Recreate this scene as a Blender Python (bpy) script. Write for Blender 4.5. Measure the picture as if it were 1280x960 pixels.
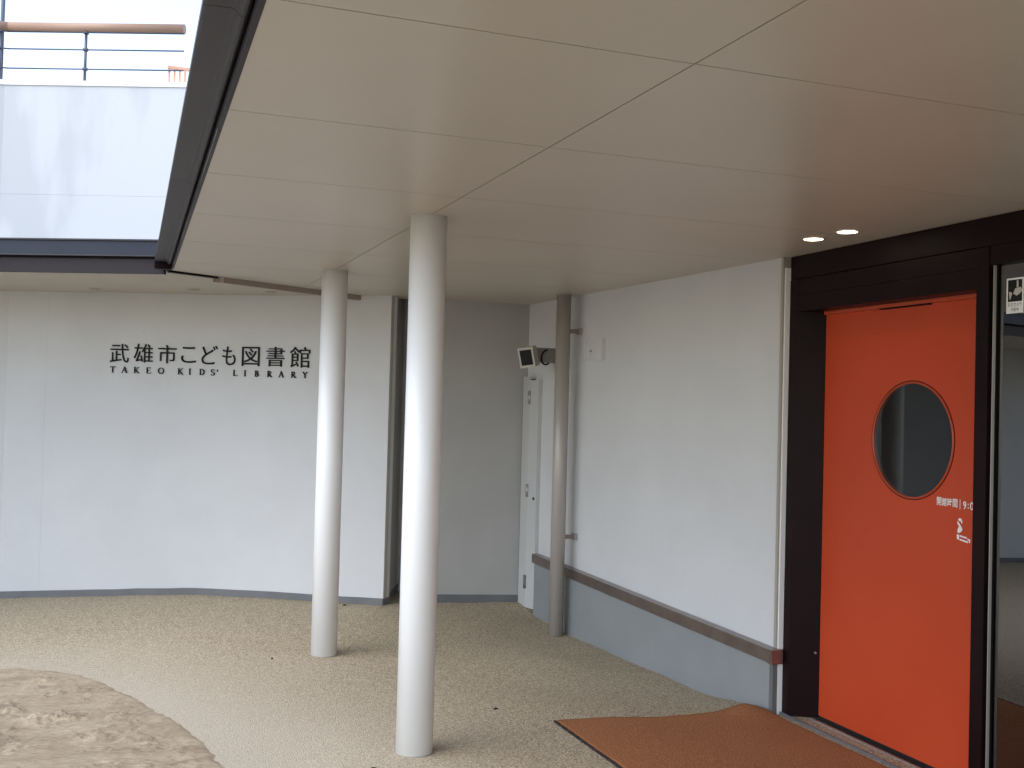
import bpy, bmesh, math, random
from mathutils import Vector, Matrix, noise
random.seed(7)
C = bpy.context.scene
for o in list(bpy.data.objects): bpy.data.objects.remove(o)

# ------------------------------------------------------------------ camera
S = 0.83                 # metres per layout unit (a ceiling panel is 1.1 units = 0.91 m)
EYE = 1.60               # camera height, metres
def W(x, y, z): return Vector((x*S, y*S, EYE + z*S))
cam = bpy.data.cameras.new('camera'); co = bpy.data.objects.new('camera', cam); C.collection.objects.link(co)
r = Vector((0.93706808, -0.34814657, 0.02640777)); u = Vector((-0.03237717, -0.01133831, 0.99941141)); w = Vector((0.34764224, 0.93737154, 0.02189677))
m = Matrix((r, u, -w)).transposed().to_4x4(); m.translation = Vector((0, 0, EYE)); co.matrix_world = m
cam.sensor_width = 36; cam.lens = 36*1343.32/1280; cam.clip_end = 2000; cam.clip_start = .05
C.camera = co
# ------------------------------------------------------------------ light
SUN_EL, SUN_AZ = math.radians(52), math.radians(-112)     # azimuth from +y, clockwise
wd = bpy.data.worlds.new('World'); C.world = wd; wd.use_nodes = True
nt = wd.node_tree; nt.nodes.clear()
sky = nt.nodes.new('ShaderNodeTexSky'); sky.sky_type = 'NISHITA'; sky.sun_disc = False
sky.sun_elevation = SUN_EL; sky.sun_rotation = SUN_AZ; sky.air_density = 1.0; sky.dust_density = 1.0
hs = nt.nodes.new('ShaderNodeHueSaturation'); hs.inputs['Saturation'].default_value = .72
bg = nt.nodes.new('ShaderNodeBackground'); bg.inputs[1].default_value = .15
wo = nt.nodes.new('ShaderNodeOutputWorld')
nt.links.new(sky.outputs[0], hs.inputs['Color']); nt.links.new(hs.outputs[0], bg.inputs[0]); nt.links.new(bg.outputs[0], wo.inputs[0])
sl = bpy.data.lights.new('sun', 'SUN'); sl.energy = .5; sl.angle = math.radians(70); sl.color = (1, .99, .98)
so = bpy.data.objects.new('sun', sl); C.collection.objects.link(so)
d = Vector((math.sin(SUN_AZ)*math.cos(SUN_EL), math.cos(SUN_AZ)*math.cos(SUN_EL), math.sin(SUN_EL)))
so.rotation_euler = (-d).to_track_quat('-Z', 'Y').to_euler(); so.location = (-5, 0, 12)
C.view_settings.view_transform = 'Standard'; C.view_settings.look = 'None'; C.view_settings.gamma = 1
C.view_settings.exposure = 1.54; C.view_settings.use_curve_mapping = False

# ------------------------------------------------------------------ materials
def mat(name, col, rough=.6, metal=0, col2=None, nscale=20, detail=4, bump=0, bscale=60, spec=.5, stretch=None, lo=.35, hi=.65, coat=0):
    M = bpy.data.materials.new(name); M.use_nodes = True; t = M.node_tree; b = t.nodes['Principled BSDF']
    b.inputs['Base Color'].default_value = (*col, 1); b.inputs['Roughness'].default_value = rough
    b.inputs['Metallic'].default_value = metal; b.inputs['Specular IOR Level'].default_value = spec
    b.inputs['Coat Weight'].default_value = coat
    tc = t.nodes.new('ShaderNodeTexCoord'); mp = t.nodes.new('ShaderNodeMapping'); t.links.new(tc.outputs['Object'], mp.inputs[0])
    if stretch: mp.inputs['Scale'].default_value = stretch
    if col2:
        n = t.nodes.new('ShaderNodeTexNoise'); n.inputs['Scale'].default_value = nscale; n.inputs['Detail'].default_value = detail
        t.links.new(mp.outputs[0], n.inputs['Vector'])
        cr = t.nodes.new('ShaderNodeValToRGB'); cr.color_ramp.elements[0].position = lo; cr.color_ramp.elements[1].position = hi
        cr.color_ramp.elements[0].color = (*col, 1); cr.color_ramp.elements[1].color = (*col2, 1)
        t.links.new(n.outputs[0], cr.inputs[0]); t.links.new(cr.outputs[0], b.inputs['Base Color'])
    if bump:
        n = t.nodes.new('ShaderNodeTexNoise'); n.inputs['Scale'].default_value = bscale; n.inputs['Detail'].default_value = 5
        t.links.new(mp.outputs[0], n.inputs['Vector'])
        bu = t.nodes.new('ShaderNodeBump'); bu.inputs['Strength'].default_value = bump; bu.inputs['Distance'].default_value = .01
        t.links.new(n.outputs[0], bu.inputs['Height']); t.links.new(bu.outputs[0], b.inputs['Normal'])
    return M
M_wall = mat('white_render', (.60, .605, .61), .75, col2=(.63, .635, .64), nscale=2.2, bump=.25, bscale=140)
M_door = mat('service_door_paint', (.50, .50, .49), .6)
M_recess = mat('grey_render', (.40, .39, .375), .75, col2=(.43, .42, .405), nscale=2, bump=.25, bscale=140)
M_ceil = mat('ceiling_board', (.53, .478, .405), .36, col2=(.55, .497, .424), nscale=1.3, bump=.05, bscale=30)
M_soffit = mat('soffit_board', (.50, .452, .385), .6, col2=(.52, .47, .40), nscale=1.5)
M_column = mat('white_paint', (.87, .87, .87), .32, bump=.03, bscale=20)
M_dark = mat('dark_frame_metal', (.0085, .0025, .0035), .4, spec=.12, col2=(.012, .004, .005), nscale=3)
M_gutter = mat('charcoal_metal', (.036, .034, .039), .5, spec=.35, col2=(.045, .042, .048), nscale=4, stretch=(1, .3, 1))
M_drip = mat('maroon_metal', (.022, .015, .018), .5, spec=.25)
M_gutter2 = mat('sky_tinted_metal', (.016, .020, .034), .5, spec=.3, col2=(.020, .026, .042), nscale=4)  # blue of the reflected sky is put into the base colour
M_gap = mat('gap_black', (.008, .007, .007), .9)
M_strip = mat('joint_cover', (.30, .25, .215), .5)
M_skirt = mat('skirting_grey', (.13, .135, .14), .6, col2=(.16, .165, .17), nscale=6)
M_dado = mat('dado_grey', (.235, .25, .255), .55, col2=(.26, .275, .28), nscale=2.5, bump=.1, bscale=90)
M_rail = mat('rail_metal', (.23, .185, .17), .28, metal=.75, col2=(.28, .23, .21), nscale=8)
M_pipe = mat('pipe_metal', (.40, .36, .33), .36, metal=.15, col2=(.44, .395, .36), nscale=5, stretch=(1, 1, .15))
M_steel = mat('steel', (.40, .37, .35), .35, metal=.5)
M_trim = mat('beige_trim', (.36, .33, .28), .5)
M_pale = mat('pale_plastic', (.50, .47, .41), .5)
M_lampbox = mat('lamp_housing', (.50, .48, .44), .45)
M_lampside = mat('lamp_grey', (.20, .19, .175), .5)
M_letter = mat('letter_bronze', (.010, .007, .006), .5, spec=.15)
M_orange = mat('orange_paint', (.50, .056, .016), .45, spec=.3, col2=(.54, .064, .020), nscale=1.6, bump=.03, bscale=200)
M_orange2 = mat('orange_ring', (.50, .07, .022), .35)
M_white = mat('white_vinyl', (.85, .85, .85), .5)
M_wood = mat('handrail_wood', (.36, .22, .15), .55, col2=(.44, .28, .20), nscale=9, stretch=(.15, .15, 1))
M_conc = mat('upper_wall_paint', (.50, .51, .52), .7, col2=(.57, .58, .59), nscale=1.4, bump=.15, bscale=40, stretch=(1.5, 1.5, .45), detail=9, lo=.42, hi=.52)
M_cap = mat('white_coping', (.8, .8, .8), .5)
M_blue = mat('railing_grey', (.12, .13, .17), .4, metal=.5)
M_slat = mat('orange_slat', (.75, .40, .26), .5)
M_room = mat('room_dark', (.05, .045, .04), .8)
M_roomf = mat('room_floor', (.06, .03, .02), .35, col2=(.08, .04, .03), nscale=8)
M_roof = mat('roof_sheet', (.12, .12, .125), .5)
M_sticker = mat('sticker_black', (.012, .011, .012), .5, spec=.2)

def floor_mat():
    M = bpy.data.materials.new('resin_aggregate'); M.use_nodes = True; t = M.node_tree; b = t.nodes['Principled BSDF']
    tc = t.nodes.new('ShaderNodeTexCoord')
    v = t.nodes.new('ShaderNodeTexVoronoi'); v.inputs['Scale'].default_value = 185; t.links.new(tc.outputs['Object'], v.inputs['Vector'])
    cr = t.nodes.new('ShaderNodeValToRGB'); e = cr.color_ramp.elements
    e[0].position = 0; e[0].color = (.12, .095, .06, 1); e[1].position = 1; e[1].color = (.62, .57, .46, 1)
    for p_, c_ in ((.3, (.31, .245, .15)), (.62, (.44, .36, .23)), (.85, (.56, .475, .34))):
        k = e.new(p_); k.color = (*c_, 1)
    sep = t.nodes.new('ShaderNodeSeparateColor'); t.links.new(v.outputs['Color'], sep.inputs[0]); t.links.new(sep.outputs[0], cr.inputs[0])
    # dust: a paler, greyer veil in wide patches and round the edge of the earth patch
    n = t.nodes.new('ShaderNodeTexNoise'); n.inputs['Scale'].default_value = 1.1; n.inputs['Detail'].default_value = 7; t.links.new(tc.outputs['Object'], n.inputs['Vector'])
    dv = t.nodes.new('ShaderNodeVectorMath'); dv.operation = 'DISTANCE'; dv.inputs[1].default_value = (-1.6*S, 5.6*S, EYE-1.88*S); t.links.new(tc.outputs['Object'], dv.inputs[0])
    mr = t.nodes.new('ShaderNodeMapRange'); mr.inputs[1].default_value = 2.0; mr.inputs[2].default_value = 3.3; mr.inputs[3].default_value = .62; mr.inputs[4].default_value = .0; t.links.new(dv.outputs['Value'], mr.inputs[0])
    mu = t.nodes.new('ShaderNodeMath'); mu.operation = 'MULTIPLY_ADD'; mu.inputs[1].default_value = .35; t.links.new(n.outputs[0], mu.inputs[0]); t.links.new(mr.outputs[0], mu.inputs[2])
    su = t.nodes.new('ShaderNodeMath'); su.operation = 'SUBTRACT'; su.use_clamp = True; su.inputs[1].default_value = .1; t.links.new(mu.outputs[0], su.inputs[0])
    mx = t.nodes.new('ShaderNodeMix'); mx.data_type = 'RGBA'; mx.inputs[7].default_value = (.47, .415, .33, 1)
    t.links.new(su.outputs[0], mx.inputs[0]); t.links.new(cr.outputs[0], mx.inputs[6]); t.links.new(mx.outputs[2], b.inputs['Base Color'])
    b.inputs['Roughness'].default_value = .8
    bu = t.nodes.new('ShaderNodeBump'); bu.inputs['Strength'].default_value = .5; bu.inputs['Distance'].default_value = .004; bu.invert = True
    t.links.new(v.outputs['Distance'], bu.inputs['Height']); t.links.new(bu.outputs[0], b.inputs['Normal'])
    return M
M_floor = floor_mat()
def earth_mat():
    M = mat('packed_earth', (.29, .225, .15), .95, col2=(.42, .345, .24), nscale=5, detail=14, bump=1, bscale=34, lo=.3, hi=.72, stretch=(.8, 2.0, 1))
    t = M.node_tree; b = t.nodes['Principled BSDF']; cr = [n for n in t.nodes if n.type == 'VALTORGB'][0]; mp = [n for n in t.nodes if n.type == 'MAPPING'][0]
    n = t.nodes.new('ShaderNodeTexNoise'); n.inputs['Scale'].default_value = 24; n.inputs['Detail'].default_value = 10; t.links.new(mp.outputs[0], n.inputs['Vector'])
    mx = t.nodes.new('ShaderNodeMix'); mx.data_type = 'RGBA'; mx.blend_type = 'OVERLAY'; mx.inputs[0].default_value = .38
    t.links.new(cr.outputs[0], mx.inputs[6]); t.links.new(n.outputs[0], mx.inputs[7]); t.links.new(mx.outputs[2], b.inputs['Base Color'])
    return M
M_earth = earth_mat()
M_mat = mat('coir', (.25, .088, .024), .95, col2=(.50, .20, .07), nscale=110, detail=6, bump=1, bscale=160, lo=.3, hi=.7)

def glass_mat(ior):
    M = bpy.data.materials.new('tinted_glass'); M.use_nodes = True; t = M.node_tree; t.nodes.clear()
    fr = t.nodes.new('ShaderNodeFresnel'); fr.inputs[0].default_value = ior
    tr = t.nodes.new('ShaderNodeBsdfTransparent'); tr.inputs[0].default_value = (.55, .57, .58, 1)
    gl = t.nodes.new('ShaderNodeBsdfGlossy'); gl.inputs[1].default_value = .01
    mx = t.nodes.new('ShaderNodeMixShader'); out = t.nodes.new('ShaderNodeOutputMaterial')
    t.links.new(fr.outputs[0], mx.inputs[0]); t.links.new(tr.outputs[0], mx.inputs[1]); t.links.new(gl.outputs[0], mx.inputs[2]); t.links.new(mx.outputs[0], out.inputs[0])
    return M
M_glass = glass_mat(2.8); M_glass2 = glass_mat(1.62)
M_emit = bpy.data.materials.new('lamp_glow'); M_emit.use_nodes = True
_b = M_emit.node_tree.nodes['Principled BSDF']; _b.inputs['Emission Color'].default_value = (1, .86, .62, 1); _b.inputs['Emission Strength'].default_value = 4.0

# ------------------------------------------------------------------ mesh helpers (all coordinates in layout units)
class MB:
    def __init__(s): s.v = []; s.f = []; s.sm = []
    def add(s, vs, fs, smooth=False):
        n = len(s.v); s.v += [W(*p) for p in vs]; s.f += [tuple(i+n for i in f) for f in fs]; s.sm += [smooth]*len(fs); return s
    def prism(s, poly, z0, z1):
        n = len(poly); z0 = z0 if isinstance(z0, (list, tuple)) else [z0]*n; z1 = z1 if isinstance(z1, (list, tuple)) else [z1]*n
        vs = [(x, y, z0[i]) for i, (x, y) in enumerate(poly)] + [(x, y, z1[i]) for i, (x, y) in enumerate(poly)]
        fs = [tuple(range(n))[::-1], tuple(range(n, 2*n))] + [(i, (i+1) % n, n+(i+1) % n, n+i) for i in range(n)]
        return s.add(vs, fs)
    def box(s, x0, x1, y0, y1, z0, z1): return s.prism([(x0, y0), (x1, y0), (x1, y1), (x0, y1)], z0, z1)
    def tube(s, a, b, ra, rb=None, n=32, caps=True):
        rb = ra if rb is None else rb; a = Vector(a); b = Vector(b); ax = (b-a).normalized()
        q = ax.orthogonal().normalized(); p = ax.cross(q)
        vs = []
        for c, rr in ((a, ra), (b, rb)):
            for i in range(n):
                t = 2*math.pi*i/n; vs.append(tuple(c + (q*math.cos(t)+p*math.sin(t))*rr))
        s.add(vs, [(i, (i+1) % n, n+(i+1) % n, n+i) for i in range(n)], True)
        if caps: s.add(vs[:n], [tuple(range(n))[::-1]]); s.add(vs[n:], [tuple(range(n))])
        return s
    def path(s, pts, rr, n=8):
        for a, b in zip(pts, pts[1:]): s.tube(a, b, rr, n=n)
        return s
    def build(s, name, material, parent=None, bevel=0):
        bm = bmesh.new(); vs = [bm.verts.new(v) for v in s.v]
        for f, sm in zip(s.f, s.sm):
            try: fc = bm.faces.new([vs[i] for i in f]); fc.smooth = sm
            except ValueError: pass
        bmesh.ops.remove_doubles(bm, verts=bm.verts, dist=1e-6)
        bmesh.ops.recalc_face_normals(bm, faces=bm.faces)
        if bevel:
            ed = [e for e in bm.edges if len(e.link_faces) == 2 and e.calc_face_angle(0) > .6 and not (e.link_faces[0].smooth and e.link_faces[1].smooth)]
            bmesh.ops.bevel(bm, geom=ed, offset=bevel, segments=2, profile=.6, affect='EDGES', clamp_overlap=True)
        me = bpy.data.meshes.new(name)
        org = parent['_o'] if parent is not None else None
        if org is not None: off = Vector(org)
        else:
            off = Vector((0, 0, 0))
        for v in bm.verts: v.co -= off
        bm.to_mesh(me); bm.free(); me.materials.append(material)
        o = bpy.data.objects.new(name, me); C.collection.objects.link(o)
        if parent is not None:
            o.parent = parent; o['_o'] = tuple(org)
        return o
def thing(name, label, cat, loc, group=None):
    o = bpy.data.objects.new(name, None); C.collection.objects.link(o); p = W(*loc); o.location = p; o['_o'] = tuple(p)
    o.empty_display_size = .1; o['label'] = label; o['category'] = cat
    if group: o['group'] = group
    return o
def tag(o, label, cat, group=None):
    o['label'] = label; o['category'] = cat
    if group: o['group'] = group
    return o
def struct(o): o['kind'] = 'structure'; return o
def clone(root, loc, label):
    a = root.copy(); C.collection.objects.link(a); a.location = W(*loc); a['label'] = label
    for ch in list(root.children):
        c = ch.copy(); C.collection.objects.link(c); c.parent = a
        for g in ch.children:
            e = g.copy(); C.collection.objects.link(e); e.parent = c
    return a
def lerp(a, b, t): return tuple(p+(q-p)*t for p, q in zip(a, b))
def clip(poly, n, c):     # keep points with n.p <= c
    out = []
    for i, a in enumerate(poly):
        b = poly[(i+1) % len(poly)]; da = n[0]*a[0]+n[1]*a[1]-c; db = n[0]*b[0]+n[1]*b[1]-c
        if da <= 0: out.append(a)
        if (da < 0 < db) or (db < 0 < da): t = da/(da-db); out.append((a[0]+(b[0]-a[0])*t, a[1]+(b[1]-a[1])*t))
    return out

# ------------------------------------------------------------------ ground
CP = [(1.52,5.42,-1.822),(1.535,8.05,-1.897),(3.66,8.6,-1.965),(3.95,5.8,-1.882),(3.88,6.7,-1.942),(3.83,7.7,-1.956),(3.72,9.2,-1.945),(3.78,9.72,-1.862),(3.45,9.72,-1.852),(3.2,9.4,-1.868),(2.9,9.7,-1.838),
      (2.45,9.6,-1.835),(1.6,10.15,-1.843),(.84,10.65,-1.85),(.4,10.79,-1.868),(-.1,10.95,-1.889),(-.5,11.08,-1.906),(-.95,11.2,-1.925),(-1.5,11.3,-1.93),(4.15,5.6,-1.872),(4.15,4.7,-1.874),(2.5,5.85,-1.85),(0,7,-1.87),(0,3,-1.85),(-4,5,-1.88),
      (2.5,3,-1.86),(0,-3,-1.86),(-6,8,-1.92),(.6,5.7,-1.87),(4.2,2,-1.874),(4.2,-1,-1.874),(3.0,7.5,-1.91),(-8,0,-1.88)]
def hz(x, y):
    sw = sz = 0
    for a, b, z in CP:
        q = 1/(((x-a)**2+(y-b)**2)+.05)**1.7; sw += q; sz += q*z
    return sz/sw
def grid_axis(a, b, c, dd, step): # coarse, fine, coarse
    l = []; x = c
    st = step
    xs = [c + i*step for i in range(int((dd-c)/step)+1)]
    lo = []; x = c; st = step
    while x > a: st *= 1.6; x -= st; lo.append(max(x, a))
    hi = []; x = xs[-1]; st = step
    while x < b: st *= 1.6; x += st; hi.append(min(x, b))
    return lo[::-1]+xs+hi
gx = grid_axis(-900, 900, -3, 4.3, .12); gy = grid_axis(-900, 900, 2.4, 11.6, .12)
fl = MB(); vs = [(x, y, hz(x, y)) for y in gy for x in gx]; nx = len(gx)
fl.add(vs, [(j*nx+i, j*nx+i+1, (j+1)*nx+i+1, (j+1)*nx+i) for j in range(len(gy)-1) for i in range(nx-1)], True)
floor = struct(fl.build('courtyard_floor', M_floor))

# earth patch, a lumpy round bed whose rim rises a little out of the paving
EC, ER = (-1.75, 5.45), 2.5
def earth_rim(t):
    base = {0: 2.36}
    return 2.40 + .035*noise.noise(Vector((math.cos(t)*5, math.sin(t)*5, 1.3))) + .02*noise.noise(Vector((math.cos(t)*19, math.sin(t)*19, 4)))
# rim fitted through the points seen in the photograph
RIM = [(-.666,8.162),(-.355,8.015),(-.146,7.804),(.104,7.321),(.305,6.837),(.442,6.433),(.543,6.031),(.594,5.683)]
rim_ang = sorted((math.atan2(y-EC[1], x-EC[0]), math.hypot(x-EC[0], y-EC[1])) for x, y in RIM)
def rim_r(t):
    if t <= rim_ang[0][0]: a = min(1, (rim_ang[0][0]-t)/.8); b_ = rim_ang[0][1]*(1-a)+2.36*a
    elif t >= rim_ang[-1][0]: a = min(1, (t-rim_ang[-1][0])/.8); b_ = rim_ang[-1][1]*(1-a)+2.6*a
    else:
        for (t0, r0), (t1, r1) in zip(rim_ang, rim_ang[1:]):
            if t0 <= t <= t1: b_ = r0+(r1-r0)*(t-t0)/(t1-t0); break
    return b_ + .03*noise.noise(Vector((t*9, 1.3, 0))) + .022*noise.noise(Vector((t*31, 4, 0)))
em = MB(); NA, NR = 900, 130; vs = []; fs = []
A0, A1 = -math.pi, math.pi
for i in range(NA+1):
    t = A0+(A1-A0)*i/NA; R_ = rim_r(t) if abs(abs(t)-math.pi) > .2 else 2.5
    for j in range(NR+1):
        k = j/NR; k = 1-(1-k)**1.0
        x = EC[0]+math.cos(t)*R_*k; y = EC[1]+math.sin(t)*R_*k
        p = Vector((x*2.2, y*3.4, 0))
        h = .030*noise.fractal(p, 1.0, 2.1, 5) + .016*abs(noise.noise(Vector((x*9+y*2, y*17-x*4, 3)))) - .008
        h += .010*noise.noise(Vector((x*30, y*44, 8))) + .007*noise.noise(Vector((x*62+y*20, y*100, 2)))
        edge = min(1, (1-k)*R_/.045)
        h += .014*max(0, .55-abs(noise.noise(Vector((x*7-y*3, y*13+x*5, 21))))*6) * -1 * (noise.noise(Vector((x*2, y*2, 5))) > 0)
        vs.append((x, y, hz(x, y)-.003+.009*edge+max(h*1.5+.004, -.004)*min(1, (1-k)*R_/.22)))
for i in range(NA):
    for j in range(NR): a = i*(NR+1)+j; fs.append((a, a+NR+1, a+NR+2, a+1))
em.add(vs, fs, True); struct(em.build('earth_bed', M_earth))

# ------------------------------------------------------------------ canopy
can = thing('canopy', 'wide flat entrance canopy with beige panelled ceiling and charcoal metal edge', 'canopy', (1.5, 6, 1.0))
EDGE = lambda y: .275+.0137*y
DA, DB = (.36, 8.75), (2.30, 9.90)          # slanted back edge of the canopy
dn = (-(DB[1]-DA[1]), DB[0]-DA[0]); dl = math.hypot(*dn); dn = (dn[0]/dl, dn[1]/dl); dc = dn[0]*DA[0]+dn[1]*DA[1]
en = (-1/math.hypot(1, .0137), .0137/math.hypot(1, .0137)); ec = en[0]*.275
g = .0030
ys = [-1.70+1.1*k for k in range(12)]       # panel joints
for ya, yb in zip(ys, ys[1:]):
    for xa, xb in ((0.2, 1.535), (1.535, 4.35)):
        yb2 = min(yb, 9.9); poly = [(xa+g, ya+g), (xb-g, ya+g), (xb-g, yb2-g), (xa+g, yb2-g)]
        poly = clip(poly, dn, dc); poly = clip(poly, en, ec) if len(poly) > 2 else poly
        if len(poly) > 2: MB().prism(poly, 1.0, 1.004).build('ceiling_panel', M_ceil, can)
slab = clip(clip([(.2, -1.7), (4.35, -1.7), (4.35, 9.95), (.2, 9.95)], dn, dc-.02), en, ec-.02)
MB().prism(slab, 1.0045, 1.05).build('backing', M_gap, can)
MB().prism(clip(slab, en, ec-.10), 1.06, 1.30).build('roof_slab', M_roof, can)
# profiled edge: drip strip, open joint, gutter
segs = [-1.7, .4, 2.36, 4.10, 6.18, 8.66]
def fy(x0, z0, x1, z1, y0, y1):            # edge piece following the slight skew of the eave
    return [(EDGE(y0)-.275+.275+x0, y0, z0)]
def edge_piece(mb, prof, y0, y1):
    n = len(prof); vs = [(EDGE(y0)+dx, y0, z) for dx, z in prof]+[(EDGE(y1)+dx, y1, z) for dx, z in prof]
    mb.add(vs, [(i, (i+1) % n, n+(i+1) % n, n+i) for i in range(n)]); mb.add(vs[:n], [tuple(range(n))]); mb.add(vs[n:], [tuple(range(n))[::-1]])
for y0, y1 in zip(segs, segs[1:]):
    mb = MB(); edge_piece(mb, [(0, .998), (.015, .998), (.015, 1.058), (0, 1.058)], y0+.004, y1-.004); mb.build('drip_strip', M_drip, can, bevel=.001)
mb = MB(); edge_piece(mb, [(.006, 1.05), (.02, 1.05), (.02, 1.08), (.006, 1.08)], -1.7, 8.7); mb.build('shadow_gap', M_gap, can)
gseg = [-1.7, .9, 2.96, 5.4, 8.70]
for y0, y1 in zip(gseg, gseg[1:]):
    mb = MB(); edge_piece(mb, [(.004, 1.062), (-.006, 1.040), (-.014, 1.034), (-.023, 1.034), (-.031, 1.040), (-.040, 1.050), (-.050, 1.054), (-.118, 1.052), (-.125, 1.056), (-.125, 1.078), (-.118, 1.086), (.004, 1.10)], y0+.002, y1-.002)
    mb.build('gutter', M_gutter, can)
mb = MB(); mb.prism([(EDGE(8.7)-.128, 8.70), (EDGE(8.7)+.004, 8.70), (EDGE(8.7)+.012, 8.80), (EDGE(8.7)-.115, 8.76)], .998, 1.10); mb.build('end_cap', M_dark, can, bevel=.001)
mb = MB(); mb.prism([(.39, 8.795), (.80, 9.03), (.77, 9.10), (.36, 8.86)], 1.006, 1.03); mb.build('shadow_gap', M_gap, can)
def diag(t, off): return (DA[0]+(DB[0]-DA[0])*t+dn[0]*off, DA[1]+(DB[1]-DA[1])*t+dn[1]*off)
t0, t1 = .235, .925
MB().prism([diag(t0, .002), diag(t1, .002), diag(t1, .05), diag(t0-.03, .05)], .955, 1.004).build('joint_cover', M_strip, can, bevel=.001)
MB().prism([diag(.02, .012), diag(t0-.02, .012), diag(t0-.02, .06), diag(.02, .06)], .985, 1.004).build('wedge_shade_strip', M_dark, can)  # dark strip stands in for the shade in the open wedge between the roofs

# columns
def column(x, y, label):
    z0 = hz(x, y); t = thing('canopy_column', label, 'column', (x, y, z0), 'white columns under the canopy')
    mb = MB(); mb.tube((x, y, z0-.02), (x, y, 1.0), .0975, n=64); mb.build('shaft', M_column, t)
    mb = MB(); mb.tube((x, y, z0+.0), (x, y, z0+.006), .1005, n=64); mb.build('base_seal', M_trim, t)
    return t
column(1.545, 5.50, 'thick round white column nearest the camera, its foot near the lower edge')
column(1.550, 8.10, 'thinner-looking round white column farther back, just right of the wall lettering')

# ------------------------------------------------------------------ sign wall (concave, facets), skirting
_K = (.838, 10.65); _P0 = lerp(_K, (2.372, 9.632), .30); _P2 = lerp(_K, (-.95, 11.21), .30)
WP = [(2.372, 9.632)] + [lerp(lerp(_P0, _K, k/8), lerp(_K, _P2, k/8), k/8) for k in range(9)] + [(-.95, 11.21), (-3.0, 11.4), (-5.2, 10.8), (-7.0, 9.4)]
def nrm(a, b):   # unit normal pointing outward (away from the courtyard)
    dx, dy = b[0]-a[0], b[1]-a[1]; l = math.hypot(dx, dy); return (dy/l, -dx/l) if (dy*a[0] - dx*a[1]) > 0 else (-dy/l, dx/l)
def offs(P, dist):
    out = []
    for i, p in enumerate(P):
        ns = [nrm(P[j], P[j+1]) for j in (i-1, i) if 0 <= j < len(P)-1]
        n = (sum(a[0] for a in ns), sum(a[1] for a in ns)); l = math.hypot(*n); out.append((p[0]+n[0]/l*dist, p[1]+n[1]/l*dist))
    return out
WO = offs(WP, .2)
def topz(x): return 1.03
sw = thing('library_wall', 'curved pale rendered wall behind the columns that carries the lettering', 'wall', (.8, 10.7, -1.9))
def panel(front, back): 
    q = front+back[::-1]; z0 = [hz(*p)+.03 for p in front]+[hz(*p)+.0 for p in back[::-1]]
    MB().prism(q, z0, 1.04).build('wall_panel', M_wall, sw)
JT = .28                                   # joint in the left straight stretch
j0, j1 = lerp(WP[9], WP[10], 1-JT), lerp(WO[9], WO[10], 1-JT); e0, e1 = lerp(WP[9], WP[10], 1-JT+.0007), lerp(WO[9], WO[10], 1-JT+.0007)
panel(WP[:10]+[j0], [(2.45, 9.72)]+WO[1:10]+[j1])
panel([e0, WP[10]], [e1, WO[10]])
for i in range(10, len(WP)-1):
    for a, b in ((0, .4995), (.5005, .9995)): panel([lerp(WP[i], WP[i+1], a), lerp(WP[i], WP[i+1], b)], [lerp(WO[i], WO[i+1], a), lerp(WO[i], WO[i+1], b)])
WI = offs(WP, -.012); 
for i in range(len(WP)-1):
    p0, p1, q1, q0 = WI[i], WI[i+1], WO[i+1], WO[i]
    if i == 0: q0 = (2.46, 9.72)
    n = 1 if 0 < i < 9 else 6
    mb = MB()
    for k in range(n):
        a, b = k/n, (k+1)/n; P0, P1 = lerp(p0, p1, a), lerp(p0, p1, b); Q0, Q1 = lerp(q0, q1, a), lerp(q0, q1, b)
        mb.prism([P0, P1, Q1, Q0], [hz(*P0)-.03, hz(*P1)-.03, hz(*Q1)-.03, hz(*Q0)-.03], [hz(*P0)+.062, hz(*P1)+.062, hz(*Q1)+.062, hz(*Q0)+.062])
    mb.build('skirting', M_skirt, sw)
# corner return that runs back into the slot
cz = hz(2.45, 9.65)
MB().prism([(2.3725, 9.630), (2.395, 9.640), (2.42, 9.70), (2.40, 9.74)], cz+.06, 1.02).build('corner_trim', M_trim, sw)
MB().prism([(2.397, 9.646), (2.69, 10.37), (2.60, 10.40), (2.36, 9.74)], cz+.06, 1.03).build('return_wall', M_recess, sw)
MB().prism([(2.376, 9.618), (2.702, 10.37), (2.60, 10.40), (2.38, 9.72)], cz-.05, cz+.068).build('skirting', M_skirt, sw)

# recess wall, back of the entrance
rw = thing('recess_wall', 'shaded grey wall at the back between the near column and the drainpipe', 'wall', (3.2, 9.7, -1.86))
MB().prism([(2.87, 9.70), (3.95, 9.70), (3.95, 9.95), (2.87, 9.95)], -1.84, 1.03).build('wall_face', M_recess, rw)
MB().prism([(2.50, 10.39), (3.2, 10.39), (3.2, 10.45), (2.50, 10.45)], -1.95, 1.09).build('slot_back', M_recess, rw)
MB().prism([(2.40, 9.80), (3.2, 9.94), (3.2, 10.50), (2.40, 10.50)], 1.045, 1.08).build('slot_light_block', M_dark, rw)  # unseen lid added to keep stray sky light out of the slot
MB().prism([(2.868, 9.686), (3.72, 9.686), (3.72, 9.699), (2.868, 9.699)], [-1.92]*4, [-1.765, -1.80, -1.80, -1.765]).build('skirting', M_skirt, rw)
MB().prism([(2.85, 9.70), (2.868, 9.69), (2.868, 10.36), (2.85, 10.36)], -1.9, 1.03).build('corner_trim', M_recess, rw)

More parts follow.
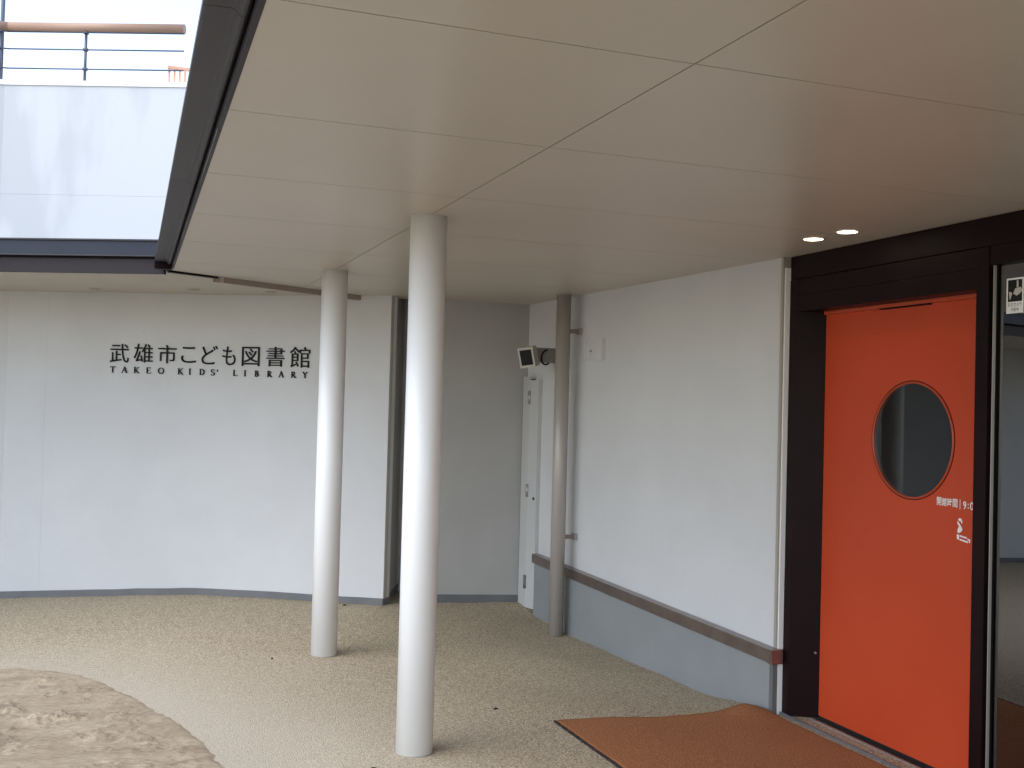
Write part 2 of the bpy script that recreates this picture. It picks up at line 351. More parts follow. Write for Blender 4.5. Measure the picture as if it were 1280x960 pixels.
# ------------------------------------------------------------------ wall lettering
def seg_at(x_px, y_px): pass
F_ = 1343.3222
def ray(x, y): return w + r*((x-640)/F_) + u*((480-y)/F_)
def on_seg(x, y, A, B):
    d_ = ray(x, y); nn = (B[1]-A[1], -(B[0]-A[0])); k = (nn[0]*A[0]+nn[1]*A[1])/(nn[0]*d_[0]+nn[1]*d_[1]); return (d_[0]*k, d_[1]*k, d_[2]*k)
def glyph_mesh(ch, depth=0, bold=0):
    cu = bpy.data.curves.new('t', 'FONT'); cu.body = ch; cu.size = 1; cu.extrude = depth; cu.offset = bold; cu.resolution_u = 3
    o = bpy.data.objects.new('t', cu); C.collection.objects.link(o); dg = bpy.context.evaluated_depsgraph_get()
    me = bpy.data.meshes.new_from_object(o.evaluated_get(dg)); bpy.data.objects.remove(o); bpy.data.curves.remove(cu)
    return me
def place_glyph(me, name, origin, ux, uy, un, wdt, hgt, material, parent, bbox=None):
    """fit the glyph outline into a wdt x hgt box (units) whose lower left corner is origin"""
    xs = [v.co.x for v in me.vertices]; ys_ = [v.co.y for v in me.vertices]
    x0, x1, y0, y1 = bbox or (min(xs), max(xs), min(ys_), max(ys_))
    off = Vector(parent['_o'])
    for v in me.vertices:
        a = (v.co.x-x0)/(x1-x0)*wdt; b = (v.co.y-y0)/(y1-y0)*hgt
        p = Vector(origin)+Vector(ux)*a+Vector(uy)*b+Vector(un)*v.co.z
        v.co = W(*p)-off
    me.materials.append(material); me.name = name
    o = bpy.data.objects.new(name, me); C.collection.objects.link(o); o.parent = parent; o['_o'] = parent['_o']
    return o
lt = thing('wall_lettering', 'dark raised Japanese and English library name on the curved pale wall', 'sign', (_K[0], _K[1], .35))
def frame_at(px):
    for i in range(10):
        A, B = WP[i+1], WP[i]; d_ = ray(px, 450); h = on_seg(px, 450, A, B); t = ((h[0]-A[0])*(B[0]-A[0])+(h[1]-A[1])*(B[1]-A[1]))/math.dist(A, B)**2
        if -1e-6 <= t <= 1+1e-6: break
    l = math.dist(A, B); ux = ((B[0]-A[0])/l, (B[1]-A[1])/l, 0); un = (ux[1], -ux[0], 0); return A, B, ux, (0, 0, 1), un
kx = [(137.5, 161), (167, 191), (197.5, 220.5), (226.5, 245), (252, 272), (278, 294.5), (302.5, 324.5), (333, 355.5), (362.5, 387.5)]
ky = [(429.5, 453), (429.5, 453), (431, 454), (433.5, 453.5), (432, 455.5), (433, 456.5), (433.5, 457.5), (433.5, 458), (433.5, 459.5)]
for (xa, xb), (yt, yb), ch in zip(kx, ky, '武雄市こども図書館'):
    A, B, ux, uy, un = frame_at((xa+xb)/2)
    p0 = on_seg(xa, yb, A, B); p1 = on_seg(xb, yb, A, B); p2 = on_seg(xa, yt, A, B)
    o3 = tuple(p0[i]+un[i]*.006 for i in range(3))
    place_glyph(glyph_mesh(ch, .007), 'letter', o3, ux, uy, un, math.dist(p0, p1), p2[2]-p0[2], M_letter, lt)
# roman capitals with flared serifs, drawn as strokes: (x0,y0,x1,y1,width)
TK, TN, SF = .21, .10, .075
def serif(x, y, wd=.34): return (x-wd/2, y, x+wd/2, y, SF)
GL = {
 'T': [(.45, .04, .45, .96, TK), (.05, .96, .85, .96, SF+.03), (.07, .96, .05, .80, .07), (.83, .96, .85, .80, .07), serif(.45, .03)],
 'A': [(.12, 0, .46, 1, TN), (.46, 1, .82, 0, TK), (.24, .36, .68, .36, .09), serif(.1, .03, .26), serif(.82, .03, .32)],
 'K': [(.2, 0, .2, 1, TK), (.78, .98, .25, .45, TN), (.34, .56, .82, .0, TK), serif(.2, .03), serif(.2, .97), serif(.82, .03, .28), serif(.78, .97, .26)],
 'E': [(.2, 0, .2, 1, TK), (.1, .96, .74, .96, .09), (.2, .52, .6, .52, .09), (.1, .04, .78, .04, .09), (.74, .96, .72, .8, .07), (.78, .04, .80, .2, .07)],
 'O': [('arc', .5, .5, .42, .47, 0, 360, TN, TK)],
 'I': [(.3, 0, .3, 1, TK), serif(.3, .03), serif(.3, .97)],
 'D': [(.2, 0, .2, 1, TK), ('arc', .3, .5, .52, .47, -90, 90, TN, TK), (.08, .96, .34, .96, SF), (.08, .04, .34, .04, SF)],
 'S': [('arc', .4, .73, .26, .23, 30, 270, TN, .15), ('arc', .4, .27, .28, .24, 90, -150, TN, .17), (.62, .84, .64, .98, .06), (.14, .16, .12, .02, .06)],
 "'": [(.2, .62, .26, .98, .15)],
 'L': [(.2, 0, .2, 1, TK), (.08, .04, .74, .04, .09), (.74, .04, .77, .22, .07), serif(.2, .97)],
 'B': [(.2, 0, .2, 1, TK), ('arc', .3, .75, .32, .21, -90, 90, TN, .17), ('arc', .3, .27, .38, .24, -90, 90, TN, .19), (.08, .97, .34, .97, SF), (.08, .03, .34, .03, SF)],
 'R': [(.2, 0, .2, 1, TK), ('arc', .3, .73, .34, .23, -90, 90, TN, .18), (.36, .5, .82, 0, TK), (.08, .97, .34, .97, SF), serif(.2, .03), serif(.84, .03, .26)],
 'Y': [(.45, 0, .45, .5, TK), (.45, .48, .12, 1, TK), (.45, .48, .78, 1, TN), serif(.45, .03), serif(.1, .97), serif(.8, .97, .26)],
}
def stroke_letter(ch, depth=.006):
    vs = []; fs = []; k = 0
    def quad(x0, y0, x1, y1, w0, w1=None):
        nonlocal k
        k += 1; w1 = w0 if w1 is None else w1; l = math.hypot(x1-x0, y1-y0); nx_, ny_ = -(y1-y0)/l/2, (x1-x0)/l/2; e = .0015*k
        n = len(vs)
        for z in (-depth, depth+e):
            vs.extend([(x0+nx_*w0, y0+ny_*w0, z), (x1+nx_*w1, y1+ny_*w1, z), (x1-nx_*w1, y1-ny_*w1, z), (x0-nx_*w0, y0-ny_*w0, z)])
        fs.extend([(n+4, n+5, n+6, n+7), (n, n+3, n+2, n+1)]+[(n+i, n+(i+1) % 4, n+4+(i+1) % 4, n+4+i) for i in range(4)])
    for s_ in GL[ch]:
        if s_[0] == 'arc':
            _, cx, cy, rx, ry, a0, a1, wn, wk = s_; n = 16
            pts = [(cx+rx*math.cos(math.radians(a0+(a1-a0)*i/n)), cy+ry*math.sin(math.radians(a0+(a1-a0)*i/n)), math.radians(a0+(a1-a0)*i/n)) for i in range(n+1)]
            for (xa, ya, ta), (xb, yb, tb) in zip(pts, pts[1:]):
                quad(xa, ya, xb, yb, wn+(wk-wn)*abs(math.cos(ta)), wn+(wk-wn)*abs(math.cos(tb)))
        else: quad(*s_)
    me = bpy.data.meshes.new('letter'); me.from_pydata(vs, [], fs)
    for v in me.vertices: v.co.z = v.co.z*(.004/depth) if v.co.z < 0 else .004+(v.co.z-depth)*.1
    return me
rx_ = [(141, 'T'), (155.5, 'A'), (170.5, 'K'), (186, 'E'), (201, 'O'), (225.5, 'K'), (238.5, 'I'), (252.5, 'D'), (266.5, 'S'), (273.5, "'"), (294.5, 'L'), (307.5, 'I'), (321.5, 'B'), (337, 'R'), (351.5, 'A'), (367, 'R'), (381.5, 'Y')]
for px, ch in rx_:
    A, B, ux, uy, un = frame_at(px); f = (px-141)/240; yb = 465.6+f*7.0; yt = yb-7.6
    p0 = on_seg(px, yb, A, B); p2 = on_seg(px, yt, A, B); h = p2[2]-p0[2]
    o3 = tuple(p0[i]-ux[i]*h*.45+un[i]*.006 for i in range(3))
    place_glyph(stroke_letter(ch), 'letter', o3, ux, uy, un, h, h, M_letter, lt, bbox=(0, 1, 0, 1))

# ------------------------------------------------------------------ roof over the sign wall
RP = [(.34, 8.815), (-.876, 9.402), (-2.7, 9.75), (-4.45, 9.25), (-5.9, 8.1)]
lr = thing('lower_roof', 'flat roof with dark metal edge and pale soffit above the lettered wall', 'roof', (-1, 10, 1.0))
def sz(p): return 1.0 + min(0, (p[0]-.84)*.011)
WR = offs(WP, .1)
pairs = [(DA, (.838, 10.65+.12))]
mb = MB()
# soffit wedge between the canopy's slanted edge and the wall
tri = [diag(.0, .012), diag(.25, .03), diag(.6, .02), (2.36, 9.92), (2.30, 9.80), ]
mb.prism([(.36, 8.87), (.42, 8.84), diag(1.0, .004), (2.40, 9.9), (.86, 10.80), (-.2, 10.98)], 1.0, 1.012)
mb.build('soffit_board', M_soffit, lr)
_ri = offs(RP, .03); _ri = _ri if _ri[2][1] > RP[2][1] else offs(RP, -.03); poly_in = [(.36, 8.87)]+_ri[1:]; poly_out = [(-.2, 10.95)] + [WR[i] for i in range(10, 14)]
for i in range(len(poly_in)-1):
    a, b = poly_in[i], poly_in[i+1]; c, d_ = poly_out[i+1], poly_out[i]
    zz = [sz(a), sz(b), sz(c), sz(d_)] if i == 0 else [sz(poly_in[1])]*0+[sz(a), sz(b), sz(c), sz(d_)]
    q = [a, b, c, d_]
    if i == 0: q = [a, b, c, (-.2, 10.95)]; 
    MB().prism(q, [z_+.0015 if i == 0 else z_ for z_ in zz], [z_+.014 for z_ in zz]).build('soffit_board', M_soffit, lr)
RO = [p for p in RP]
def strip_along(P, o0, o1, z0, z1, name, m_, last=None):
    A_, B_ = offs(P, o0), offs(P, o1)
    mb = MB()
    for i in range(len(P)-1):
        za = 0; mb.prism([A_[i], A_[i+1], B_[i+1], B_[i]], z0, z1)
    mb.build(name, m_, lr)
strip_along(RP, -.002, .05, .974, 1.085, 'drip_strip', M_drip)
strip_along(RP, .01, .05, 1.086, 1.10, 'shadow_gap', M_gap)
strip_along(RP, -.045, .05, 1.102, 1.112, 'gutter_lip', M_gutter)
strip_along(RP, -.03, .05, 1.113, 1.222, 'gutter', M_gutter2)
strip_along(RP, -.045, .05, 1.224, 1.236, 'gutter_lip', M_gutter)
for i in range(len(RP)-1):
    MB().prism([offs(RP, .05)[i], offs(RP, .05)[i+1], poly_out[i+1], poly_out[i] if i else WR[5]], 1.03, 1.20).build('roof_slab', M_roof, lr)
for k, (x, y, px) in enumerate([(-.186, 10.55, 120), (.658, 10.15, 241), (1.32, 9.95, 348)]):
    t = thing('recessed_spotlight', ['unlit recessed ceiling light above the left end of the lettered wall', 'unlit recessed ceiling light above the kink of the lettered wall', 'unlit recessed ceiling light closest to the far white column'][k], 'ceiling light', (x, y, sz((x, y))), 'unlit lights in the soffit over the lettering')
    z = sz((x, y)); mb = MB(); mb.tube((x, y, z-.004), (x, y, z+.004), .062, n=28); mb.build('trim_ring', M_pale, t)
    mb = MB(); mb.tube((x, y, z-.0055), (x, y, z+.003), .05, n=28); mb.build('lens', M_strip, t)

# ------------------------------------------------------------------ upper storey wall and railing
UP = [(2.2, 10.28), (.35, 11.05), (-1.1, 11.65), (-3.1, 11.85), (-5.4, 11.3), (-7.4, 9.8)]
uw = thing('upper_wall', 'bright weathered white parapet wall above the dark roof edge', 'wall', (-.5, 11.5, 1.1))
UO = offs(UP, .18)
for i in range(len(UP)-1):
    q = [UP[i], UP[i+1], UO[i+1], UO[i]]
    MB().prism(q, 1.0, 1.9705).build('wall_panel', M_conc, uw)
    MB().prism(q, 1.972, 3.05).build('wall_panel', M_conc, uw)
    A_, B_ = offs(UP, -.012), offs(UP, .19)
    MB().prism([A_[i], A_[i+1], B_[i+1], B_[i]], 3.051, 3.10).build('coping', M_cap, uw)
rl = thing('balcony_railing', 'railing with wooden handrail and thin dark wires above the white parapet', 'railing', (-.4, 11.5, 3.1))
RL = offs(UP, .06); ENDX = (.52, 0)
end = lerp(RL[2], RL[1], 1.12)
path_ = [end]+RL[2:]
for a, b in zip(path_, path_[1:]):
    mb = MB(); mb.tube((*a, 3.65), (*b, 3.65), .046, n=14); mb.build('handrail', M_wood, rl)
    mb = MB(); mb.tube((*a, 3.604), (*b, 3.604), .010, n=8); mb.build('rail_channel', M_blue, rl)
    for z in (3.43, 3.236): mb = MB(); mb.tube((*a, z), (*b, z), .0075, n=6); mb.build('wire', M_blue, rl)
for q in (lerp(RL[1], RL[2], .505), lerp(RL[2], RL[3], .035)):
    mb = MB(); mb.tube((*q, 3.09), (*q, 3.61), .014, n=10); o = mb.build('post', M_blue, rl)
    mb = MB(); o_ = [MB().tube((q[0], q[1], z-.012), (q[0], q[1], z+.012), .026, n=10).build('clamp', M_blue, o) for z in (3.236, 3.43, 3.6)]
q = lerp(RL[2], RL[3], .03); tag_ = MB(); tag_.tube((q[0]-.01, q[1]+.1, 3.0), (q[0]-.01, q[1]+.1, 4.6), .02, n=10)
tag(tag_.build('flag_pole', M_blue), 'slim dark vertical pole at the left edge behind the wooden handrail', 'pole')
sc = thing('slatted_screen', 'small orange slatted frame just visible behind the railing beside the roof edge', 'screen', (.43, 11.3, 3.1))
MB().box(.40, .75, 11.10, 11.13, 3.262, 3.29).build('top_bar', M_slat, sc)
for k in range(4): MB().prism([(.41+.05*k, 11.105), (.43+.05*k, 11.105), (.43+.05*k, 11.125), (.41+.05*k, 11.125)], 3.08, 3.263).build('slat', M_slat, sc)

# ------------------------------------------------------------------ right wall
XW = lambda y: 3.977-.055*(y-5.76)
ew = thing('entrance_wall', 'long pale wall with grey lower panel running toward the orange door', 'wall', (3.9, 7.5, -1.9))
y0, y1 = 5.80, 9.70
zb = -2.03
MB().prism([(XW(y0), y0), (XW(y0)+.3, y0), (XW(y1)+.3, y1), (XW(y1), y1)], zb, 1.02).build('wall_face', M_wall, ew)
def zr(y): return -1.475+(y-5.73)*(.119/3.62)       # top of the rail: it follows a slope
dy0, dy1 = 5.80, 9.345
XD = lambda y: XW(y)-.045
MB().prism([(XD(dy0), dy0), (XW(dy0)-.001, dy0), (XW(dy1)-.001, dy1), (XD(dy1), dy1)], -2.05, [zr(dy0)-.03, zr(dy0)-.03, zr(dy1)-.03, zr(dy1)-.03]).build('dado_panel', M_dado, ew, bevel=.001)
cuts = [5.79, 6.42, 7.62, 8.05, 9.35]
XR = lambda y: XD(y)-.028
for a, b in zip(cuts, cuts[1:]):
    b2 = b-.003
    MB().prism([(XR(a), a), (XW(a)-.002, a), (XW(b2)-.002, b2), (XR(b2), b2)], [zr(a)-.082]*2+[zr(b2)-.082]*2, [zr(a)]*2+[zr(b2)]*2).build('wall_rail', M_rail, ew, bevel=.002)
MB().box(XR(5.76)-.003, 3.985, 5.735, 5.788, zr(5.75)-.086, zr(5.75)+.004).build('rail_end_cap', M_rail, ew, bevel=.002)
MB().box(XD(5.77), 3.99, 5.765, 5.798, -1.95, zr(5.75)-.088).build('edge_trim', M_skirt, ew)
MB().box(3.955, 4.05, 5.775, 5.799, zr(5.75)+.006, 1.0).build('edge_trim', M_trim, ew)
MB().box(3.966, 4.05, 5.762, 5.773, -1.95, .93).build('edge_bead', M_white, ew)

# service door in the corner
sd = thing('service_door', 'narrow pale service door with steel hinges in the far corner behind the pipe', 'door', (3.72, 9.5, -1.9))
MB().box(3.71, 3.80, 9.50, 9.685, -1.885, .30).build('door_frame', M_door, sd, bevel=.002)
MB().prism([(3.74, 9.36), (3.80, 9.36), (3.80, 9.498), (3.705, 9.498)], -1.88, .265).build('door_leaf', M_door, sd, bevel=.002)
MB().box(3.712, 3.76, 9.492, 9.499, .266, .275).build('head_gap', M_dark, sd)
for z in (.10, -.78, -1.64):
    mb = MB(); mb.tube((3.708, 9.50, z-.062), (3.708, 9.50, z+.062), .02, n=12); mb.build('hinge', M_steel if z > -1 else M_skirt, sd)
mb = MB(); mb.tube((3.725, 9.40, -.85), (3.745, 9.40, -.85), .014, n=12); mb.build('lock', M_dark, sd)

# drainpipe
px_, py_ = 3.66, 8.62
dp = thing('drainpipe', 'tall brownish metal drainpipe standing in front of the pale wall', 'drainpipe', (px_, py_, hz(px_, py_)))
mb = MB(); mb.tube((px_, py_, -2.0), (px_, py_, .995), .063, n=40); mb.build('pipe', M_pipe, dp)
mb = MB(); mb.tube((px_, py_, .988), (px_, py_, .9985), .066, n=40); mb.build('top_collar', M_pipe, dp)
for z in (.68, -1.11):
    b_ = MB(); b_.box(px_+.05, XW(py_)-.012, py_-.01, py_+.01, z-.018, z+.018); o = b_.build('bracket', M_rail, dp, bevel=.001)
    MB().box(XW(py_)-.02, XW(py_)-.002, py_-.055, py_+.03, z-.028, z+.028).build('wall_plate', M_steel, o, bevel=.001)

# floodlight on the wall end
fl_ = thing('floodlight', 'white square lamp with dark front glass mounted high behind the drainpipe', 'lamp', (3.6, 9.1, .45))
def on_plane(x, y, P, N):
    d_ = ray(x, y); P = Vector(P); N = Vector(N); return d_*(P.dot(N)/d_.dot(N))
fp = Vector((3.40, 8.95, .45)); fn = Vector((-.62, -.76, -.18)).normalized()
cs = [on_plane(x, y, fp, fn) for x, y in ((646, 435.5), (665.5, 433), (669.8, 458.5), (650.5, 461))]
bk = [c-fn*.12 for c in cs]
mb = MB(); mb.add([tuple(c) for c in cs]+[tuple(c) for c in bk], [(0, 1, 2, 3), (7, 6, 5, 4), (0, 4, 5, 1), (1, 5, 6, 2), (2, 6, 7, 3), (3, 7, 4, 0)]); mb.build('housing', M_lampbox, fl_, bevel=.006)
cc = sum(cs, Vector())/4; gl_ = [cc+(c-cc)*.74+fn*.003 for c in cs]; gb = [c-fn*.01 for c in gl_]
mb = MB(); mb.add([tuple(c) for c in gl_]+[tuple(c) for c in gb], [(0, 1, 2, 3), (7, 6, 5, 4), (0, 4, 5, 1), (1, 5, 6, 2), (2, 6, 7, 3), (3, 7, 4, 0)]); mb.build('front_glass', M_sticker, fl_, bevel=.002)
b0 = sum(bk, Vector())/4
mb = MB(); mb.box(b0.x-.01, 3.79, b0.y-.055, b0.y+.055, b0.z-.055, b0.z+.075); mb.build('wall_arm', M_lampside, fl_, bevel=.008)
mb = MB(); pts = [(3.62+.05*math.cos(t)+.02, b0.y-.07-.02*math.sin(t), b0.z-.01+.065*math.sin(t)) for t in [math.radians(a) for a in range(90, 330, 20)]]
mb.path(pts, .008); mb.build('cable', M_dark, fl_)

# small wall box
wb = thing('wall_box', 'flat cream electrical box on the pale wall right of the drainpipe', 'electrical box', (3.83, 8.3, .5))
def wbox(y0, y1, d0, z0, z1, nm, m_):
    return MB().prism([(XW(y0)-d0, y0), (XW(y0)-.001, y0), (XW(y1)-.001, y1), (XW(y1)-d0, y1)], z0, z1).build(nm, m_, wb, bevel=.002)
wbox(8.19, 8.48, .012, .425, .575, 'back_plate', M_wall); wbox(8.455, 8.49, .03, .43, .58, 'side_cover', M_wall)
wbox(8.15, 8.225, .035, .415, .60, 'raised_cover', M_wall)
mb = MB(); mb.tube((XW(8.38)-.018, 8.38, .50), (XW(8.38)-.005, 8.38, .50), .010, n=10); mb.build('screw', M_skirt, wb)

# ------------------------------------------------------------------ entrance frame, door, glazing
ef = thing('entrance_frame', 'dark brown metal door surround with stacked lintels under the canopy', 'door frame', (4.0, 5, -1.87))
FY0 = -1.7
MB().box(4.0, 4.3, FY0, 5.758, .855, .998).build('fascia_board', M_dark, ef, bevel=.0015)
MB().box(4.008, 4.3, 4.19, 5.70, .752, .852).build('lintel', M_dark, ef, bevel=.0015)
MB().box(4.003, 4.3, 4.19, 5.70, .648, .749).build('lintel', M_dark, ef, bevel=.0015)
MB().prism([(3.998, 5.758), (3.998, 5.695), (4.155, 5.603), (4.30, 5.603), (4.30, 5.758)], [-1.868]*5, .852).build('jamb', M_dark, ef, bevel=.0015)
MB().box(3.994, 4.28, 4.108, 4.188, -1.90, .852).build('post', M_dark, ef, bevel=.002)
MB().box(3.998, 4.3, FY0, 4.105, .758, .853).build('glass_head', M_dark, ef, bevel=.0015)
MB().box(4.03, 4.10, FY0, 4.105, -1.90, -1.80).build('glass_sill', M_dark, ef)
MB().box(4.02, 4.10, 4.098, 4.106, -1.9, .757).build('shadow_gap', M_gap, ef)
MB().box(4.004, 4.02, 4.083, 4.088, -1.88, .755).build('glazing_bead', M_steel, ef)
mb = MB(); mb.tube((4.128, 5.60, -1.47), (4.14, 5.63, -1.47), .006, n=10); mb.build('screw', M_steel, ef)
# door leaf with a round hole
sdoor = thing('sliding_door', 'bright orange sliding door with a round window and white lettering', 'door', (4.18, 4.9, -1.87))
def holed(y0, y1, z0, z1, cy, cz_, rr, x0, x1):
    angs = sorted(set([2*math.pi*i/72 for i in range(72)]+[math.atan2(z-cz_, y-cy) % (2*math.pi) for y in (y0, y1) for z in (z0, z1)]))
    vs = []
    for x in (x0, x1):
        for t in angs:
            c, s_ = math.cos(t), math.sin(t)
            k = min((y1-cy)/c if c > 1e-9 else (y0-cy)/c if c < -1e-9 else 1e9, (z1-cz_)/s_ if s_ > 1e-9 else (z0-cz_)/s_ if s_ < -1e-9 else 1e9)
            vs += [(x, cy+c*rr, cz_+s_*rr), (x, cy+c*k, cz_+s_*k)]
    n = len(angs); fs = []
    for i in range(n):
        j = (i+1) % n
        fs += [(2*i, 2*i+1, 2*j+1, 2*j), (2*n+2*i, 2*n+2*j, 2*n+2*j+1, 2*n+2*i+1), (2*i, 2*j, 2*n+2*j, 2*n+2*i), (2*i+1, 2*n+2*i+1, 2*n+2*j+1, 2*j+1)]
    return vs, fs
CY, CZ, RR = 4.822, -.122, .322
mb = MB(); mb.add(*holed(3.95, 5.615, -1.855, .645, CY, CZ, RR, 4.16, 4.21)); leaf = mb.build('door_leaf', M_orange, sdoor)
MB().box(4.13, 4.1595, 3.95, 5.585, .628, .66).build('top_rail', M_orange2, sdoor)
MB().box(4.135, 4.158, 4.68, 5.08, .6205, .6275).build('door_guide', M_dark, sdoor)
def ring(x0, x1, r0, r1):
    n = 72; vs = []; 
    for x, rr in ((x0, r0), (x0, r1), (x1, r1), (x1, r0)):
        vs += [(x, CY+math.cos(2*math.pi*i/n)*rr, CZ+math.sin(2*math.pi*i/n)*rr) for i in range(n)]
    return vs, [(a*n+i, a*n+(i+1) % n, ((a+1) % 4)*n+(i+1) % n, ((a+1) % 4)*n+i) for a in range(4) for i in range(n)]
mb = MB(); vs, fs = ring(4.154, 4.2, RR-.007, RR); mb.add(vs, fs, True); wf = mb.build('round_window', M_orange2, sdoor)
mb = MB(); vs, fs = ring(4.1585, 4.1605, RR+.004, RR+.009); mb.add(vs, fs); mb.build('groove', M_dark, sdoor)
mb = MB(); n = 72; mb.add([(4.1605, CY+math.cos(2*math.pi*i/n)*(RR-.0065), CZ+math.sin(2*math.pi*i/n)*(RR-.0065)) for i in range(n)]+[(4.1655, CY+math.cos(2*math.pi*i/n)*(RR-.0065), CZ+math.sin(2*math.pi*i/n)*(RR-.0065)) for i in range(n)],
   [tuple(range(n)), tuple(range(n, 2*n))[::-1]]+[(i, (i+1) % n, n+(i+1) % n, n+i) for i in range(n)]); mb.build('pane', M_glass2, wf)
MB().box(4.165, 4.20, 3.95, 5.60, -1.872, -1.857).build('bottom_seal', M_gap, sdoor)
# lettering on the door: 開館時間 | 9:00
X_D = 4.1588
def door_txt(ch, ya, yb, z0, z1):
    ya -= .016; yb -= .016; place_glyph(glyph_mesh(ch, 0, .014), 'letter', (X_D, ya, z0), (0, -1, 0), (0, 0, 1), (-1, 0, 0), ya-yb, z1-z0, M_white, sdoor)
for k, ch in enumerate('開館時間'): door_txt(ch, 4.632-.0385*k, 4.598-.0385*k, -.462, -.418)
MB().box(X_D-.0005, X_D, 4.446, 4.449, -.470, -.418).build('divider', M_white, sdoor)
door_txt('9', 4.442, 4.420, -.466, -.424); door_txt(':', 4.410, 4.403, -.460, -.434); door_txt('0', 4.394, 4.370, -.466, -.424); door_txt('0', 4.362, 4.338, -.466, -.424)
def flat(name, polys, to3, material, parent, thick):
    mb = MB()
    for pl in polys:
        n = len(pl); a = [to3(x, y, 0) for x, y in pl]; b = [to3(x, y, thick) for x, y in pl]
        mb.add(a+b, [tuple(range(n))[::-1], tuple(range(n, 2*n))]+[(i, (i+1) % n, n+(i+1) % n, n+i) for i in range(n)])
    return mb.build(name, material, parent)
# cigarette sign, partly worn: smoke curl, cigarette and frame corner
def dpos(x, y, k): return (X_D-k, 4.47-x*.105, -.625+y*.105)
sm_ = [[(.10, .98), (.22, 1.06), (.34, 1.0), (.40, .86), (.34, .78), (.27, .92), (.16, .90)], [(.06, .90), (.14, .84), (.36, .60), (.40, .48), (.28, .36), (.14, .30), (.06, .36), (.10, .52), (.18, .64), (.06, .78)]]
ci_ = [[(.04, .0), (.18, -.02), (.18, .22), (.04, .24)], [(.22, .14), (.70, .08), (.70, .16), (.22, .22)], [(.22, -.04), (.78, -.12), (.78, -.04), (.22, .04)], [(.74, .10), (.92, .08), (.92, -.10), (.84, -.09), (.84, .02), (.74, .03)]]
flat('smoking_sign', sm_+ci_, dpos, M_white, sdoor, .0006)

gp = thing('glass_panel', 'tall dark reflecting glass panel right of the orange door', 'glass panel', (4.03, 3, -1.87))
MB().box(4.035, 4.045, 2.2, 4.083, -1.80, .758).build('pane', M_glass, gp)
MB().box(4.035, 4.045, FY0, 2.196, -1.80, .758).build('pane', M_glass, gp)
def sticker(y1, label):
    t = thing('window_sticker', label, 'sticker', (4.03, y1-.05, .6), 'white bordered stickers on the glass')
    X0 = 4.0335
    def to3(x, y, k): return (X0-k, y1-x*.104, .515+y*.170)
    flat('border', [[(0, 0), (1, 0), (1, .33), (0, .33)], [(0, .33), (.08, .33), (.08, 1), (0, 1)], [(.92, .33), (1, .33), (1, 1), (.92, 1)], [(.08, .95), (.92, .95), (.92, 1), (.08, 1)]], to3, M_white, t, .001)
    flat('field', [[(.08, .33), (.92, .33), (.92, .95), (.08, .95)]], to3, M_sticker, t, .0008)
    flat('camera_symbol', [[(.40, .56), (.52, .70), (.84, .73), (.92, .62), (.80, .55), (.60, .49)], [(.60, .72), (.70, .73), (.70, .92), (.60, .92)], [(.14, .62), (.30, .60), (.34, .56), (.26, .44), (.20, .38), (.18, .46)]],
         lambda x, y, k: to3(x, y, k+.001), M_lampbox, t, .0006)
    for row, (s_, z0, z1) in enumerate((('防犯カメラ', .19, .30), ('作動中', .05, .16))):
        n = len(s_); wd_ = .82/5; xs = .5-n*wd_/2
        for k, ch in enumerate(s_):
            a = to3(xs+wd_*(k+.08), z0, .0016); place_glyph(glyph_mesh(ch), 'letter', a, (0, -1, 0), (0, 0, 1), (-1, 0, 0), wd_*.84*.104, (z1-z0)*.170, M_sticker, t)
    return t
sticker(4.033, 'white bordered camera sticker fully in view at the top of the dark glass')
sticker(3.913, 'white bordered sticker cut off by the right edge of the photo')

# dark room behind the glazing
struct(MB().box(4.32, 9.5, FY0, 6.4, -1.95, -1.862).build('interior_floor', M_roomf))
struct(MB().box(9.5, 9.6, FY0-.1, 6.4, -1.95, 1.1).build('interior_wall', M_room))
struct(MB().box(4.42, 9.5, 6.4, 6.5, -1.95, 1.1).build('interior_wall', M_room))
struct(MB().box(4.05, 9.5, FY0-.1, FY0-.005, -1.95, 1.1).build('interior_wall', M_room))
struct(MB().box(4.36, 9.6, FY0, 6.5, 1.1, 1.2).build('interior_ceiling', M_room))

# threshold strips
MB_ = MB(); MB_.box(4.095, 4.112, 4.19, 5.60, -1.885, -1.8675); tag(MB_.build('threshold_strip', M_steel), 'thin steel track strip in the floor along the orange door', 'threshold')
MB_ = MB(); MB_.box(4.128, 4.158, 4.19, 5.60, -1.885, -1.8685); tag(MB_.build('door_track', M_gap), 'black slot in the floor under the orange door', 'door track')
MB_ = MB(); MB_.box(3.982, 3.994, 2.2, 5.76, -1.90, -1.862); tag(MB_.build('floor_trim', M_skirt), 'thin grey edging strip between the brown doormat and the door recess', 'floor trim')

# ------------------------------------------------------------------ lit downlights
def downlight(x, y, label):
    t = thing('downlight', label, 'ceiling light', (x, y, 1.0), 'lit downlights over the door')
    n = 40; mb = MB(); vs = []
    for z, rr in ((.9995, .064), (.995, .063), (.995, .055), (1.0, .052)): vs += [(x+math.cos(2*math.pi*i/n)*rr, y+math.sin(2*math.pi*i/n)*rr, z) for i in range(n)]
    mb.add(vs, [(a*n+i, a*n+(i+1) % n, (a+1)*n+(i+1) % n, (a+1)*n+i) for a in range(3) for i in range(n)], True); mb.build('trim_ring', M_pale, t)
    mb = MB(); mb.tube((x, y, .9965), (x, y, .999), .053, n=n); mb.build('lamp_lens', M_emit, t)
downlight(3.688, 5.10, 'lit round downlight in the beige ceiling, the left one of the pair')
downlight(3.696, 4.81, 'lit round downlight in the beige ceiling, the right one of the pair')

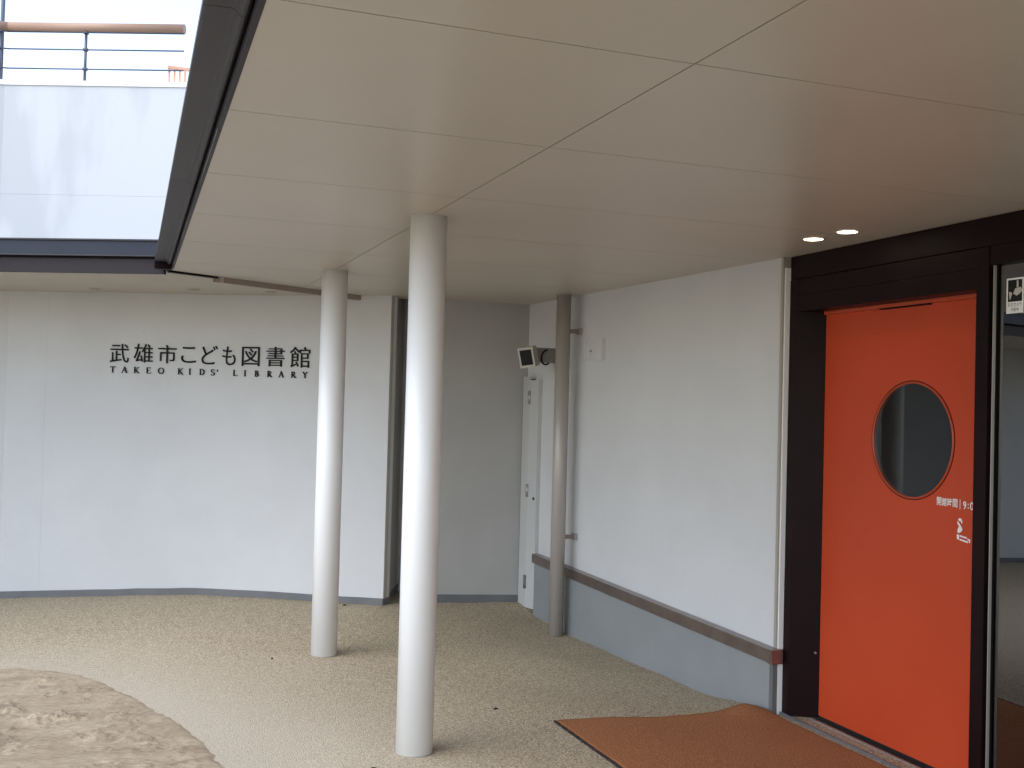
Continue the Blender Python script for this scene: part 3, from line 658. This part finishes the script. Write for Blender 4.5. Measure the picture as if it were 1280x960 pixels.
# ------------------------------------------------------------------ doormat with a lifted corner
mt = MB(); nx_, ny_ = 70, 90; vs = []
top = [(2.509, 5.88), (2.927, 5.867), (3.382, 5.852), (3.624, 5.868), (3.80, 5.885), (3.91, 5.80)]
def topy(s_):
    f = s_*(len(top)-1); i = min(int(f), len(top)-2); return lerp(top[i], top[i+1], f-i)
for j in range(ny_+1):
    v_ = j/ny_
    for i in range(nx_+1):
        s_ = i/nx_; a = topy(s_); b = (2.56+(3.955-2.56)*s_, 3.2)
        x = a[0]+(b[0]-a[0])*min(1, v_*1.0) if s_ > .0 else a[0]+(b[0]-a[0])*v_
        x = a[0]*(1-v_)+b[0]*v_; y = a[1]+(b[1]-a[1])*v_
        lift = .034*math.exp(-((x-3.80)**2)/.018-((y-5.86)**2)/.03)
        vs.append((x, y, max(hz(x, y), -1.875)+.012+lift+.002*noise.noise(Vector((x*4, y*4, 0)))))
n = nx_+1; fs = [(j*n+i, j*n+i+1, (j+1)*n+i+1, (j+1)*n+i) for j in range(ny_) for i in range(nx_)]
k = len(vs); vs += [(x, y, z-.010) for x, y, z in vs]; fs += [tuple(k+q for q in f)[::-1] for f in fs[:]]
bd = [i for i in range(n)]+[j*n+nx_ for j in range(1, ny_+1)]+[ny_*n+i for i in range(nx_-1, -1, -1)]+[j*n for j in range(ny_-1, 0, -1)]
fs += [(a, b, b+k, a+k) for a, b in zip(bd, bd[1:]+bd[:1])]
mt.add(vs, fs, True); dm = mt.build('doormat', M_mat); dm['_o'] = (0, 0, 0)
lp = [vs[j*n] for j in range(ny_+1)]
MB().path([(x-.004, y, z-.005) for x, y, z in lp[::3]], .008, n=6).build('edge_binding', M_drip, dm)
tag(dm, 'rust brown coir doormat with a lifted corner before the orange door', 'doormat')

# a few bits of debris on the paving
for x, y, a, s_, lab in ((.84+1.2, 9.93-.2, .3, .022, 'small dark scrap on the floor against the lettered wall end'), (1.16, 8.05, 1.0, .016, 'tiny dark crumb on the floor left of the far column'),
                         (2.265, 6.24, .2, .018, 'tiny dark leaf scrap on the open floor between near column and mat'), (1.28, 5.30, .1, .020, 'dark scrap on the floor just before the near column foot')):
    z = hz(x, y)+.004; c, sn = math.cos(a)*s_, math.sin(a)*s_
    mb = MB(); mb.prism([(x-c, y-sn), (x-sn*.3, y+c*.3), (x+c, y+sn), (x+sn*.35, y-c*.35)], z-.004, [z+.002, z+.006, z+.001, z+.004]); tag(mb.build('leaf_scrap', M_drip), lab, 'debris')

# ------------------------------------------------------------------ single-mesh things: put the origin at the base
for o in list(C.collection.objects):
    if '_o' in o: del o['_o']
